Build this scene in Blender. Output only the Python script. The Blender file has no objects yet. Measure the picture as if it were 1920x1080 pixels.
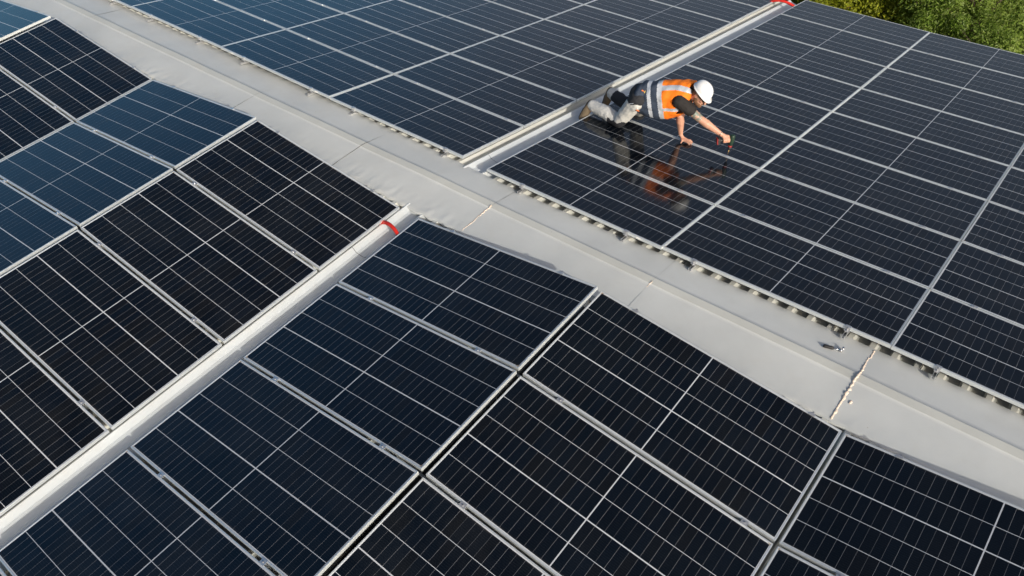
import bpy, bmesh, math, random
from mathutils import Vector, Matrix, noise
random.seed(7)
R = math.radians
# ---------------------------------------------------------------- camera
scene = bpy.context.scene
col = scene.collection
cam_d = bpy.data.cameras.new('camera'); cam = bpy.data.objects.new('camera', cam_d); col.objects.link(cam)
scene.camera = cam
RW = ((0.7806779, 0.6249331, 0.0007825), (0.4112737, -0.5128271, -0.7535664), (-0.4705272, 0.5886145, -0.6573714))
CW = (4.9100793, -5.7261828, 4.8310707)
mw = Matrix((( RW[0][0], -RW[1][0], -RW[2][0], CW[0]), (RW[0][1], -RW[1][1], -RW[2][1], CW[1]), (RW[0][2], -RW[1][2], -RW[2][2], CW[2]), (0, 0, 0, 1)))
cam.matrix_world = mw
cam_d.sensor_width = 36; cam_d.lens = 36*1525.2157/1920; cam_d.clip_start = 0.05; cam_d.clip_end = 600
# ---------------------------------------------------------------- sky, sun, exposure
SUN = Vector((0.829, -0.397, 0.392)).normalized()
elev = math.asin(SUN.z); azi = math.atan2(SUN.x, SUN.y)
world = bpy.data.worlds.new('World'); scene.world = world; world.use_nodes = True
nt = world.node_tree; nt.nodes.clear()
sky = nt.nodes.new('ShaderNodeTexSky'); sky.sky_type = 'NISHITA'; sky.sun_disc = False
sky.sun_elevation = elev; sky.sun_rotation = azi; sky.air_density = 0.8; sky.dust_density = 3.8; sky.ozone_density = 0.9
bg = nt.nodes.new('ShaderNodeBackground'); bg.inputs[1].default_value = 0.11
wo = nt.nodes.new('ShaderNodeOutputWorld'); 
tc = nt.nodes.new('ShaderNodeTexCoord'); sp_ = nt.nodes.new('ShaderNodeSeparateXYZ'); nt.links.new(tc.outputs['Generated'], sp_.inputs[0])
def _mr(a, b):      # smooth 0..1 ramp along east-west
    o = nt.nodes.new('ShaderNodeMapRange'); o.interpolation_type = 'SMOOTHSTEP'; nt.links.new(sp_.outputs[0], o.inputs[0]); o.inputs[1].default_value = a; o.inputs[2].default_value = b; return o.outputs[0]
def _mx(f, a, b, mode='MIX'):
    o = nt.nodes.new('ShaderNodeMix'); o.data_type = 'RGBA'; o.blend_type = mode
    for i, v in ((0, f), (6, a), (7, b)):
        if hasattr(v, 'links'): nt.links.new(v, o.inputs[i])
        else: o.inputs[i].default_value = v
    return o.outputs[2]
bw = nt.nodes.new('ShaderNodeRGBToBW'); nt.links.new(sky.outputs[0], bw.inputs[0])
grey = _mx(.40, sky.outputs[0], bw.outputs[0]); grey = _mx(1.0, grey, (.80, .81, .84, 1), 'MULTIPLY')     # sky greyed and dimmed so the far panels reflect darker, more neutral
clear = _mx(1.0, sky.outputs[0], (.56, .92, 1.04, 1), 'MULTIPLY')                                       # clear blue west
toned = _mx(_mr(.5, .1), sky.outputs[0], grey); skyc = _mx(_mr(-.50, -.80), toned, clear)
nt.links.new(skyc, bg.inputs[0]); nt.links.new(bg.outputs[0], wo.inputs[0])
sun_d = bpy.data.lights.new('sun', 'SUN'); sun_d.energy = 2.2; sun_d.angle = R(0.55); sun_d.color = (1.0, 0.955, 0.86)
sun_o = bpy.data.objects.new('sun', sun_d); col.objects.link(sun_o)
sun_o.rotation_euler = SUN.to_track_quat('Z', 'Y').to_euler()
scene.view_settings.view_transform = 'Standard'; scene.view_settings.look = 'None'
scene.view_settings.exposure = 0.42; scene.view_settings.gamma = 1.0; scene.view_settings.use_curve_mapping = False

# ---------------------------------------------------------------- material helpers
class NG:
    def __init__(s, name):
        s.m = bpy.data.materials.new(name); s.m.use_nodes = True; s.t = s.m.node_tree
        s.b = s.t.nodes['Principled BSDF']
    def n(s, typ, **kw):
        o = s.t.nodes.new(typ)
        for k, v in kw.items(): setattr(o, k, v)
        return o
    def link(s, a, b): s.t.links.new(a, b)
    def val(s, sock, v):
        if isinstance(v, (int, float, tuple, list)): sock.default_value = v
        else: s.link(v, sock)
    def math(s, op, a, b=0.0, c=0.0):
        o = s.n('ShaderNodeMath', operation=op); s.val(o.inputs[0], a); s.val(o.inputs[1], b)
        if op in ('MULTIPLY_ADD', 'COMPARE', 'WRAP', 'SMOOTH_MIN'): s.val(o.inputs[2], c)
        return o.outputs[0]
    def mix(s, f, a, b):
        o = s.n('ShaderNodeMix', data_type='RGBA'); s.val(o.inputs[0], f)
        s.val(o.inputs[6], a if not isinstance(a, tuple) else tuple(a)+(1,)*(4-len(a)))
        s.val(o.inputs[7], b if not isinstance(b, tuple) else tuple(b)+(1,)*(4-len(b)))
        return o.outputs[2]
    def noise(s, vec, scale, detail=3, rough=.5, out=0):
        o = s.n('ShaderNodeTexNoise'); 
        if vec is not None: s.link(vec, o.inputs['Vector'])
        o.inputs['Scale'].default_value = scale; o.inputs['Detail'].default_value = detail; o.inputs['Roughness'].default_value = rough
        return o.outputs[out]
    def coord(s, w='Object'): return s.n('ShaderNodeTexCoord').outputs[w]
    def geo_pos(s): return s.n('ShaderNodeNewGeometry').outputs['Position']
    def ramp(s, f, a, b, c0=0., c1=1.):
        o = s.n('ShaderNodeMapRange'); s.val(o.inputs[0], f); o.inputs[1].default_value = a; o.inputs[2].default_value = b
        o.inputs[3].default_value = c0; o.inputs[4].default_value = c1; return o.outputs[0]
    def bump(s, h, strength, dist):
        o = s.n('ShaderNodeBump'); s.val(o.inputs['Height'], h); o.inputs['Strength'].default_value = strength; o.inputs['Distance'].default_value = dist
        s.link(o.outputs[0], s.b.inputs['Normal'])
    def set(s, base=None, rough=None, metal=None, **kw):
        if base is not None: s.val(s.b.inputs['Base Color'], base if not isinstance(base, tuple) else tuple(base)+(1,)*(4-len(base)))
        if rough is not None: s.val(s.b.inputs['Roughness'], rough)
        if metal is not None: s.val(s.b.inputs['Metallic'], metal)
        for k, v in kw.items(): s.val(s.b.inputs[k.replace('_', ' ')], v)

MAT = {}
def simple(name, c, rough=.6, metal=0., var=.15, scale=20., bump=0., bdist=.002, bscale=60, **kw):
    g = NG(name); p = g.coord(); f = g.noise(p, scale, 4)
    d = tuple(x*(1-var) for x in c); e = tuple(min(1, x*(1+var)) for x in c)
    g.set(g.mix(f, d, e), rough, metal, **kw)
    if bump: g.bump(g.noise(p, bscale, 4, .6), bump, bdist)
    MAT[name] = g.m; return g.m

def module_material():
    g = NG('module_face')
    uv = g.n('ShaderNodeUVMap'); sx = g.n('ShaderNodeSeparateXYZ'); g.link(uv.outputs[0], sx.inputs[0])
    u, v = sx.outputs[0], sx.outputs[1]
    m = g.math
    # long-direction strips
    hs = .2105
    def near(x, c, w):      # 1 within w of c, antialiased a little
        return m('LESS_THAN', m('ABSOLUTE', m('SUBTRACT', x, c)), w)
    v0 = .551-2.5*.2105-.004
    lines = None
    pos = [v0+.2105, v0+.421+.004, v0+.6315+.008, v0+.842+.008]; wid = [.0020, .0046, .0020, .0020]
    for c, w in zip(pos, wid):
        k = near(v, c, w); lines = k if lines is None else m('MAXIMUM', lines, k)
    # margins
    lines = m('MAXIMUM', lines, m('LESS_THAN', v, v0)); lines = m('MAXIMUM', lines, m('GREATER_THAN', v, v0+5*.2105+.008))
    uc = m('ABSOLUTE', m('SUBTRACT', u, 1.0935))
    lines = m('MAXIMUM', lines, m('LESS_THAN', uc, .0042)); lines = m('MAXIMUM', lines, m('GREATER_THAN', uc, 1.0775))
    # cell gaps along the long direction
    cu = m('DIVIDE', m('SUBTRACT', uc, .0042), .07155); ci = m('FLOOR', cu); fu = m('FRACT', cu)
    side = m('GREATER_THAN', u, 1.0935)
    gi = m('FLOOR', m('ADD', cu, .5))
    gd = m('ABSOLUTE', m('SUBTRACT', cu, gi))
    si = m('FLOOR', m('DIVIDE', m('SUBTRACT', v, v0), .2122))
    info = g.n('ShaderNodeObjectInfo'); rnd = info.outputs['Random']
    def white(a, b, c):
        cb = g.n('ShaderNodeCombineXYZ'); g.val(cb.inputs[0], a); g.val(cb.inputs[1], b); g.val(cb.inputs[2], c)
        w = g.n('ShaderNodeTexWhiteNoise', noise_dimensions='3D'); g.link(cb.outputs[0], w.inputs[0]); return w
    seed = m('MULTIPLY_ADD', rnd, 91.7, m('MULTIPLY', side, 37.0))
    gw = white(gi, si, seed)
    gap = m('MULTIPLY', m('LESS_THAN', gd, .014), g.ramp(gw.outputs[0], 0, 1, .30, .95))
    # busbars: 12 fine wires per strip, brighter dashes near cell edges
    fv = m('FRACT', m('DIVIDE', m('SUBTRACT', v, v0), .2122/12))
    bus = m('LESS_THAN', m('ABSOLUTE', m('SUBTRACT', fv, .5)), .035)
    dash = g.ramp(gd, .0, .12, .8, .22)
    bus = m('MULTIPLY', bus, dash)
    # cells
    cw = white(ci, si, m('ADD', seed, 5.0))
    big = g.noise(g.geo_pos(), .55, 2)
    cell = g.mix(g.ramp(cw.outputs[0], 0, 1), (.0012, .0024, .0048), (.0020, .0044, .0092))
    cell = g.mix(g.ramp(white(ci, si, m('ADD', seed, 9.0)).outputs[0], .72, 1, 0, .75), cell, (.0050, .0046, .0045))
    cell = g.mix(g.ramp(big, .35, .7, 0, .5), cell, (.0028, .0062, .0105))
    c = g.mix(m('MULTIPLY', bus, .22), cell, (.20, .22, .25))
    c = g.mix(m('MULTIPLY', gap, .52), c, (.42, .42, .44))
    c = g.mix(lines, c, (.55, .57, .60))
    # dust film and specks
    dn = g.noise(g.geo_pos(), 2.2, 5, .62)
    vor = g.n('ShaderNodeTexVoronoi'); vor.inputs['Scale'].default_value = 5.5; g.link(g.geo_pos(), vor.inputs['Vector'])
    vr = g.n('ShaderNodeSeparateColor'); g.link(vor.outputs['Color'], vr.inputs[0])
    speck = m('MULTIPLY', m('LESS_THAN', vor.outputs['Distance'], m('MULTIPLY', vr.outputs[1], .045)), m('GREATER_THAN', vr.outputs[0], .72))
    c = g.mix(m('MULTIPLY', g.ramp(dn, .40, .85, .000, .028), g.ramp(rnd, 0, 1, .35, 1.3)), c, (.34, .33, .30))
    c = g.mix(m('MULTIPLY', speck, .5), c, (.45, .42, .36))
    cornr = m('ADD', m('MINIMUM', u, m('SUBTRACT', 2.187, u)), m('MINIMUM', v, m('SUBTRACT', 1.102, v)))
    cn = white(m('GREATER_THAN', u, 1.09), m('GREATER_THAN', v, .55), m('MULTIPLY', rnd, 311.0))
    c = g.mix(m('MULTIPLY', m('LESS_THAN', cornr, m('MULTIPLY_ADD', cn.outputs[0], .08, -.025)), .7), c, (.34, .26, .18))
    edged = m('MINIMUM', m('SUBTRACT', v, .0115), m('SUBTRACT', 1.0905, v))
    c = g.mix(m('MULTIPLY', g.ramp(edged, .0, .03, .08, 0), g.ramp(dn, .35, .7)), c, (.33, .30, .25))
    fine = g.noise(g.geo_pos(), 9, 4, .6)
    g.set(c, g.ramp(fine, .3, .75, .085, .125), 0)
    g.b.inputs['IOR'].default_value = 1.45; g.b.inputs['Specular Tint'].default_value = (.80, .90, 1, 1)
    # faint wave of the pane so that far reflections soften
    g.bump(g.noise(g.geo_pos(), 3.0, 2), .10, .002)
    MAT['module_face'] = g.m

def painted_metal(name, c, dirt=(.45, .40, .32), rough=.42, dirtamt=.25, bump=.25, bscale=2.2, bdist=.01):
    g = NG(name); p = g.geo_pos()
    a = g.noise(p, 1.1, 5, .6); b = g.noise(p, 7, 5, .65); f = g.noise(p, 60, 3, .6)
    base = g.mix(g.ramp(a, .35, .68), tuple(x*.93 for x in c), tuple(min(1, x*1.05) for x in c))
    base = g.mix(g.ramp(b, .5, .8, 0, dirtamt), base, dirt)
    base = g.mix(g.ramp(f, .62, .8, 0, .25), base, tuple(x*.75 for x in c))
    vor = g.n('ShaderNodeTexVoronoi'); vor.inputs['Scale'].default_value = 7; g.link(p, vor.inputs['Vector'])
    vr = g.n('ShaderNodeSeparateColor'); g.link(vor.outputs['Color'], vr.inputs[0])
    sp = g.math('MULTIPLY', g.math('LESS_THAN', vor.outputs['Distance'], .035), g.math('GREATER_THAN', vr.outputs[1], .8))
    base = g.mix(g.math('MULTIPLY', sp, .5), base, (.25, .22, .18))
    g.set(base, g.ramp(b, .3, .7, rough-.06, rough+.12))
    if bump: g.bump(g.noise(p, bscale, 3, .5), bump, bdist)
    MAT[name] = g.m

def foliage(name, c1, c2, c3):
    g = NG(name); p = g.geo_pos()
    n1 = g.noise(p, 1.3, 4, .6); n2 = g.noise(p, 17, 2, .5)
    c = g.mix(g.ramp(n1, .35, .65), c1, c2); c = g.mix(g.ramp(n2, .5, .8, 0, .8), c, c3)
    g.set(c, .5)
    tr = g.n('ShaderNodeBsdfTranslucent'); g.link(c, tr.inputs[0]); mx = g.n('ShaderNodeMixShader'); mx.inputs[0].default_value = .45
    g.link(g.b.outputs[0], mx.inputs[1]); g.link(tr.outputs[0], mx.inputs[2])
    g.link(mx.outputs[0], g.t.nodes['Material Output'].inputs[0]); MAT[name] = g.m

module_material()
simple('frame_aluminium', (.74, .78, .79), .40, .60, .05, 8)
simple('clamp_aluminium', (.66, .67, .68), .32, .75, .08, 30)
simple('steel', (.55, .55, .56), .28, .9, .1, 30)
simple('backsheet', (.05, .05, .055), .7)
simple('sticker', (.80, .80, .78), .5, 0, .05)
painted_metal('flashing_paint', (.59, .605, .59), dirtamt=.10, bump=.35, bscale=1.6, bdist=.02)
painted_metal('ridge_band_lit', (.61, .612, .56), dirtamt=.18, bump=.1)  # same cap sheet; the flat crest's warmer light is put into its colour
painted_metal('roof_paint', (.58, .585, .54), dirtamt=.3, bump=.1)
painted_metal('gutter_paint', (.63, .665, .675), dirtamt=.2, bump=.12)
painted_metal('wall_paint', (.50, .50, .47), dirtamt=.3, bump=0)
simple('sealant_foam', (.78, .64, .52), .85, 0, .14, 45, .6, .004, 90)
simple('red_plastic', (.62, .025, .015), .38, 0, .12, 30)
simple('black_rubber', (.018, .018, .02), .55, 0, .2, 40, .3, .001, 150)
simple('chrome', (.62, .62, .63), .16, 1., .04)
simple('skin', (.60, .32, .22), .5, 0, .10, 35, .25, .0015, 80)
MAT['skin'].node_tree.nodes['Principled BSDF'].inputs['Subsurface Weight'].default_value = .08
simple('beard', (.17, .085, .045), .8, 0, .3, 120, .6, .003, 200)
simple('vest_orange', (1.0, .215, .008), .75, 0, .06, 25, .5, .006, 22)
simple('vest_navy', (.030, .045, .075), .8, 0, .18, 25, .5, .006, 22)
simple('reflective_tape', (.56, .60, .66), .42, .15, .06, 25, .3, .003, 25)
simple('shirt_black', (.016, .014, .014), .85, 0, .2, 25, .5, .005, 25)
simple('trouser_grey', (.55, .55, .53), .85, 0, .07, 30, .8, .008, 26)
simple('trouser_black', (.020, .021, .026), .85, 0, .2, 30, .7, .006, 26)
simple('shoe_suede', (.12, .09, .056), .85, 0, .2, 30, .4, .003, 60)
simple('shoe_sole', (.035, .033, .03), .8)
simple('helmet_white', (.84, .85, .86), .22, 0, .01)
simple('vent_dark', (.05, .05, .06), .6)
simple('lens_dark', (.01, .01, .012), .12)
simple('drill_green', (.016, .042, .026), .45, 0, .2)
simple('drill_red', (.33, .02, .02), .45, 0, .15)
simple('drill_black', (.02, .02, .022), .5)
simple('brass', (.65, .42, .15), .3, .9)
simple('pocket_orange', (.75, .2, .05), .7)
simple('belt_yellow', (.6, .42, .08), .7)
simple('bark', (.10, .07, .05), .9, 0, .35, 9, .8, .02, 14)
def tattoo():
    g = NG('tattooed_skin'); p = g.coord(); a = g.noise(p, 28, 3, .6); b = g.noise(p, 70, 2)
    c = g.mix(g.ramp(a, .38, .50), (.56, .31, .22), (.16, .20, .17)); c = g.mix(g.ramp(b, .55, .65, 0, .6), c, (.42, .30, .22))
    g.set(c, .5); MAT['tattooed_skin'] = g.m
tattoo()
foliage('leaf_willow', (.17, .27, .03), (.31, .42, .07), (.54, .58, .24))
foliage('leaf_yellowgreen', (.18, .23, .012), (.38, .42, .025), (.50, .42, .04))
foliage('leaf_deep', (.09, .16, .012), (.22, .31, .020), (.34, .38, .04))
def grass_mat():
    g = NG('grass_ground'); p = g.geo_pos(); a = g.noise(p, .6, 5, .6); b = g.noise(p, 9, 4, .6)
    c = g.mix(g.ramp(a, .4, .6), (.045, .075, .012), (.12, .14, .02)); c = g.mix(g.ramp(b, .5, .75), c, (.05, .045, .02))
    g.set(c, .9); g.bump(b, .6, .1); MAT['grass_ground'] = g.m
grass_mat()

# ---------------------------------------------------------------- mesh helpers
PB = 0.19900005                       # angle between the two roof slopes
c_, s_ = math.cos(PB/2), math.sin(PB/2)
M = Matrix(((1, 0, 0, 0), (0, c_, s_, 0), (0, -s_, c_, 0), (0, 0, 0, 1)))   # far-slope frame -> world
MN = M @ Matrix(((1, 0, 0, 0), (0, math.cos(PB), -math.sin(PB), 0), (0, math.sin(PB), math.cos(PB), 0), (0, 0, 0, 1)))  # near-slope directions

class MB:
    def __init__(s): s.v = []; s.f = []; s.mi = []; s.uv = {}
    def face(s, pts, mi=0):
        i = len(s.v); s.v += [tuple(p) for p in pts]; s.f.append(tuple(range(i, i+len(pts)))); s.mi.append(mi)
    def add(s, verts, faces, mi=0):
        i = len(s.v); s.v += [tuple(p) for p in verts]; s.f += [tuple(a+i for a in f) for f in faces]; s.mi += [mi]*len(faces)
    def box(s, c, d, mi=0, mat=None):
        x, y, z = c; a, b, h = d[0]/2, d[1]/2, d[2]/2
        vs = [Vector((x+i*a, y+j*b, z+k*h)) for i in (-1, 1) for j in (-1, 1) for k in (-1, 1)]
        if mat is not None: vs = [mat @ q for q in vs]
        s.add(vs, [(0, 1, 3, 2), (4, 6, 7, 5), (0, 4, 5, 1), (2, 3, 7, 6), (0, 2, 6, 4), (1, 5, 7, 3)], mi)
    def tube(s, pts, rad, n=10, mi=0, cap=True, flat=1.0, side=None):
        pts = [Vector(p) for p in pts]; rads = rad if isinstance(rad, (list, tuple)) else [rad]*len(pts)
        rings = []; prev = None
        for i, p in enumerate(pts):
            t = (pts[min(i+1, len(pts)-1)]-pts[max(i-1, 0)]).normalized()
            if prev is None:
                a = side.copy() if side is not None else (Vector((0, 0, 1)) if abs(t.z) < .9 else Vector((1, 0, 0)))
            else: a = prev
            a = (a-t*a.dot(t)).normalized(); b = t.cross(a); prev = a
            rings.append([p+(a*math.cos(2*math.pi*k/n)+b*math.sin(2*math.pi*k/n)*flat)*rads[i] for k in range(n)])
        i0 = len(s.v); vs = [q for r in rings for q in r]; fs = []
        for i in range(len(pts)-1):
            for k in range(n):
                k2 = (k+1) % n; fs.append((i*n+k, i*n+k2, (i+1)*n+k2, (i+1)*n+k))
        if cap: fs.append(tuple(range(n-1, -1, -1))); fs.append(tuple((len(pts)-1)*n+k for k in range(n)))
        s.add(vs, fs, mi)
    def ellipsoid(s, c, mat3, n=16, m=10, mi=0):
        vs = []; fs = []
        for i in range(m+1):
            th = math.pi*i/m
            for k in range(n):
                ph = 2*math.pi*k/n
                vs.append(Vector(c)+mat3 @ Vector((math.sin(th)*math.cos(ph), math.sin(th)*math.sin(ph), math.cos(th))))
        for i in range(m):
            for k in range(n):
                k2 = (k+1) % n; fs.append((i*n+k, (i+1)*n+k, (i+1)*n+k2, i*n+k2))
        s.add(vs, fs, mi)
    def capsule(s, p0, p1, r0, r1, flat=1.0, side=None, n=14):
        p0 = Vector(p0); p1 = Vector(p1); d = p1-p0; L = d.length; t = d.normalized(); pts = []; rs = []
        for a in range(5):
            th = math.pi/2*a/4; pts.append(p0-t*r0*math.cos(th)*.98); rs.append(max(r0*math.sin(th), r0*.03))
        for a in range(1, 6): pts.append(p0+t*L*a/6); rs.append(r0+(r1-r0)*a/6)
        for a in range(5):
            th = math.pi/2*(4-a)/4; pts.append(p1+t*r1*math.cos(th)*.98); rs.append(max(r1*math.sin(th), r1*.03))
        s.tube(pts, rs, n, 0, True, flat, side)
    def mesh(s, name, mats, smooth=False):
        me = bpy.data.meshes.new(name); me.from_pydata(s.v, [], s.f)
        for m_ in mats: me.materials.append(MAT[m_])
        me.polygons.foreach_set('material_index', s.mi)
        bm = bmesh.new(); bm.from_mesh(me); bmesh.ops.remove_doubles(bm, verts=bm.verts, dist=1e-6); bmesh.ops.recalc_face_normals(bm, faces=bm.faces); bm.to_mesh(me); bm.free()
        if smooth:
            for p in me.polygons: p.use_smooth = True
        me.update(); return me

def link(name, me, parent=None, mat=None):
    o = bpy.data.objects.new(name, me); col.objects.link(o)
    if parent: o.parent = parent
    if mat is not None: o.matrix_local = mat if parent else mat
    return o
def tag(o, label=None, cat=None, group=None, kind=None):
    if label: o['label'] = label
    if cat: o['category'] = cat
    if group: o['group'] = group
    if kind: o['kind'] = kind
    return o
def empty(name, mat, label, cat, group=None):
    o = bpy.data.objects.new(name, None); o.empty_display_size = .1; col.objects.link(o); o.matrix_world = mat
    return tag(o, label, cat, group)
def copy_tree(o, mat):
    c = o.copy(); col.objects.link(c); c.matrix_world = mat
    for ch in o.children:
        d = ch.copy(); col.objects.link(d); d.parent = c
    return c
def project(p):
    x = [sum(RW[i][j]*(p[j]-CW[j]) for j in range(3)) for i in range(3)]
    if x[2] < .1: return None
    return 960+1525.2*x[0]/x[2], 540+1525.2*x[1]/x[2]

# ---------------------------------------------------------------- ground
def ground():
    m = MB(); n = 60
    for i in range(n):
        for j in range(n):
            f = lambda a: math.copysign(abs(a)**2.2, a)*260
            xs = [f(-1+2*(i+a)/n) for a in (0, 1)]; ys = [f(-1+2*(j+a)/n)+14 for a in (0, 1)]
            h = lambda x, y: -6.2+.35*noise.noise(Vector((x*.12, y*.12, 0)))
            m.face([(x, y, h(x, y)) for x, y in ((xs[0], ys[0]), (xs[1], ys[0]), (xs[1], ys[1]), (xs[0], ys[1]))])
    o = link('ground', m.mesh('ground', ['grass_ground'], True)); tag(o, 'rough green ground beyond the roof edge', kind='structure')
ground()

# ---------------------------------------------------------------- roof of the hall
XL, XR = -13.0, 11.0
FAR_END, NEAR_END = 8.98, -13.0
RIBZ = -.100; PANZ = -.146; CY = -.455    # crest line of the ridge
GX0, GX1 = -.325, -.02
def rib_profile(z0, z1):
    """cross-section along x: list of (x, z) with ribs, interrupted by the gutter"""
    pts = [(XL, z0)]
    k0 = int((XL-.491)/.188)+1
    for k in range(k0, int((XR-.491)/.188)):
        x = .491+.188*k
        if GX0-.07 < x < GX1+.05: continue
        pts += [(x-.040, z0), (x-.023, z1), (x+.023, z1), (x+.040, z0)]
    pts.append((XR, z0)); return pts
def sheet(name, matrix, y0, y1, dz, parent, mat, flip):
    # pans and ribs as a swept profile; the gutter strip is cut out of it
    prof = rib_profile(PANZ, RIBZ); m = MB()
    for (xa, za), (xb, zb) in zip(prof[:-1], prof[1:]):
        if xa < GX0 and xb > GX1:
            segs = [((xa, za), (GX0-.01, za)), ((GX1+.01, zb), (xb, zb))]
        else: segs = [((xa, za), (xb, zb))]
        for (p, q) in segs:
            m.face([(p[0], y0, p[1]+dz), (q[0], y0, q[1]+dz), (q[0], y1, q[1]+dz), (p[0], y1, p[1]+dz)])
    return link(name, m.mesh(name, [mat]), parent, matrix)
hall = empty('warehouse', Matrix.Translation((-1, -2, -6.2)), 'pale metal roofed hall carrying all the solar panels', 'building')
inv = Matrix.Translation((1, 2, 6.2))
# near slope plane: through crest (CY, RIBZ) falling by PB
def NS(x, t, z): return Vector((x, 0, 0))  # placeholder
crest = Matrix.Translation((0, CY, 0))
NF = M @ crest @ Matrix.Rotation(PB, 4, 'X') @ Matrix.Translation((0, 0, 0))   # near frame: y = distance from crest (negative towards camera), z offset normal
sheet('roof_sheet', inv @ M, CY+.01, FAR_END, 0, hall, 'roof_paint', False)
sheet('roof_sheet', inv @ NF, NEAR_END, -.01, 0, hall, 'roof_paint', True)
def gutter(matrix, y0, y1):
    h = RIBZ; prof = [(-.345, PANZ+.002), (-.312, PANZ+.002), (-.303, h+.012), (-.292, h+.013), (-.235, h-.022), (-.150, h-.040), (-.130, h-.040), (-.080, h-.008), (-.076, h+.004), (-.062, h+.004), (-.058, h-.02), (-.03, PANZ-.002), (0.0, PANZ+.001)]
    m = MB(); N = 14
    for j in range(N):
        ya, yb = y0+(y1-y0)*j/N, y0+(y1-y0)*(j+1)/N
        for (xa, za), (xb, zb) in zip(prof[:-1], prof[1:]):
            m.face([(xa, ya, za), (xb, ya, zb), (xb, yb, zb), (xa, yb, za)])
    # expansion joints of the gutter lining
    L = []
    yy = y0+.9
    o = link('gutter', m.mesh('gutter', ['gutter_paint']), hall, inv @ matrix); return o
gutter(M, -.075, FAR_END); gutter(NF, NEAR_END, -.485)
def lap_joint(matrix, y):
    m = MB(); h = RIBZ+.0025
    prof = [(-.292, h+.013), (-.235, h-.022), (-.150, h-.040), (-.130, h-.040), (-.080, h-.008)]
    for (xa, za), (xb, zb) in zip(prof[:-1], prof[1:]):
        ya = y+.012*math.sin(xa*40); yb = y+.012*math.sin(xb*40)
        m.face([(xa, ya-.002, za), (xb, yb-.002, zb), (xb, yb+.003, zb), (xa, ya+.003, za)])
    link('gutter_joint', m.mesh('gutter_joint', ['vent_dark']), hall, inv @ matrix)
lap_joint(NF, -1.33); lap_joint(M, 2.75); lap_joint(M, .35)
# walls
def walls():
    m = MB(); p = []
    yf = (M @ Vector((0, FAR_END-.12, PANZ-.01))); yn = (NF @ Vector((0, NEAR_END+.12, PANZ-.01))); yc = (M @ Vector((0, CY, PANZ-.01)))
    for x in (XL+.1, XR-.1):
        m.face([(x, yf.y, -6.6), (x, yf.y, yf.z), (x, yc.y, yc.z), (x, yn.y, yn.z), (x, yn.y, -6.6)])
    for q in (yf, yn): m.face([(XL+.1, q.y, -6.6), (XR-.1, q.y, -6.6), (XR-.1, q.y, q.z), (XL+.1, q.y, q.z)])
    link('wall', m.mesh('wall', ['wall_paint']), hall, inv)
    m = MB(); z = PANZ
    for y0, y1, z0, z1 in ((FAR_END-.02, FAR_END+.02, z-.12, z-.004),):
        m.box(((XL+XR)/2, (y0+y1)/2, (z0+z1)/2), (XR-XL, y1-y0, z1-z0))
    m.box(((XL+XR)/2, FAR_END+.10, z-.15), (XR-XL, .14, .02)); m.box(((XL+XR)/2, FAR_END+.17, z-.11), (XR-XL, .012, .10))
    link('eave_trim', m.mesh('eave_trim', ['gutter_paint']), hall, inv @ M)
walls()

# ridge caps: one folded sheet every 1.92 m
JOINTS = [-13.1]+[.44+1.92*k for k in range(-6, 6)]
def cap_point(x, y, seed):
    """y from far edge to near edge in far-frame; returns far-frame point"""
    if y > CY: z = RIBZ+.006
    else: z = RIBZ+.006-math.tan(PB)*(CY-y)*1.0
    w = noise.noise(Vector((x*1.1, y*2.0, seed)))*.0055+noise.noise(Vector((x*3.1, y*3.0, seed+5)))*.002
    return Vector((x, y, z+w))
def far_edge(x):
    T_ = ((-13, .085), (-3.2, .080), (-1.1, .02), (.4, -.045), (1.75, -.035), (3.3, .0), (5, .005), (12, .005)); b_ = .0
    for (xa, ya), (xb, yb) in zip(T_[:-1], T_[1:]):
        if xa <= x <= xb: b_ = ya+(yb-ya)*(x-xa)/(xb-xa)
    return b_+.014*noise.noise(Vector((x*1.7, 0, 3)))-.010*math.cos((x-.491)/.188*math.pi)**2
def near_edge(x): return -.965-.018*noise.noise(Vector((x*2.1, 0, 9)))-.006*math.sin(x*31)
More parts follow.
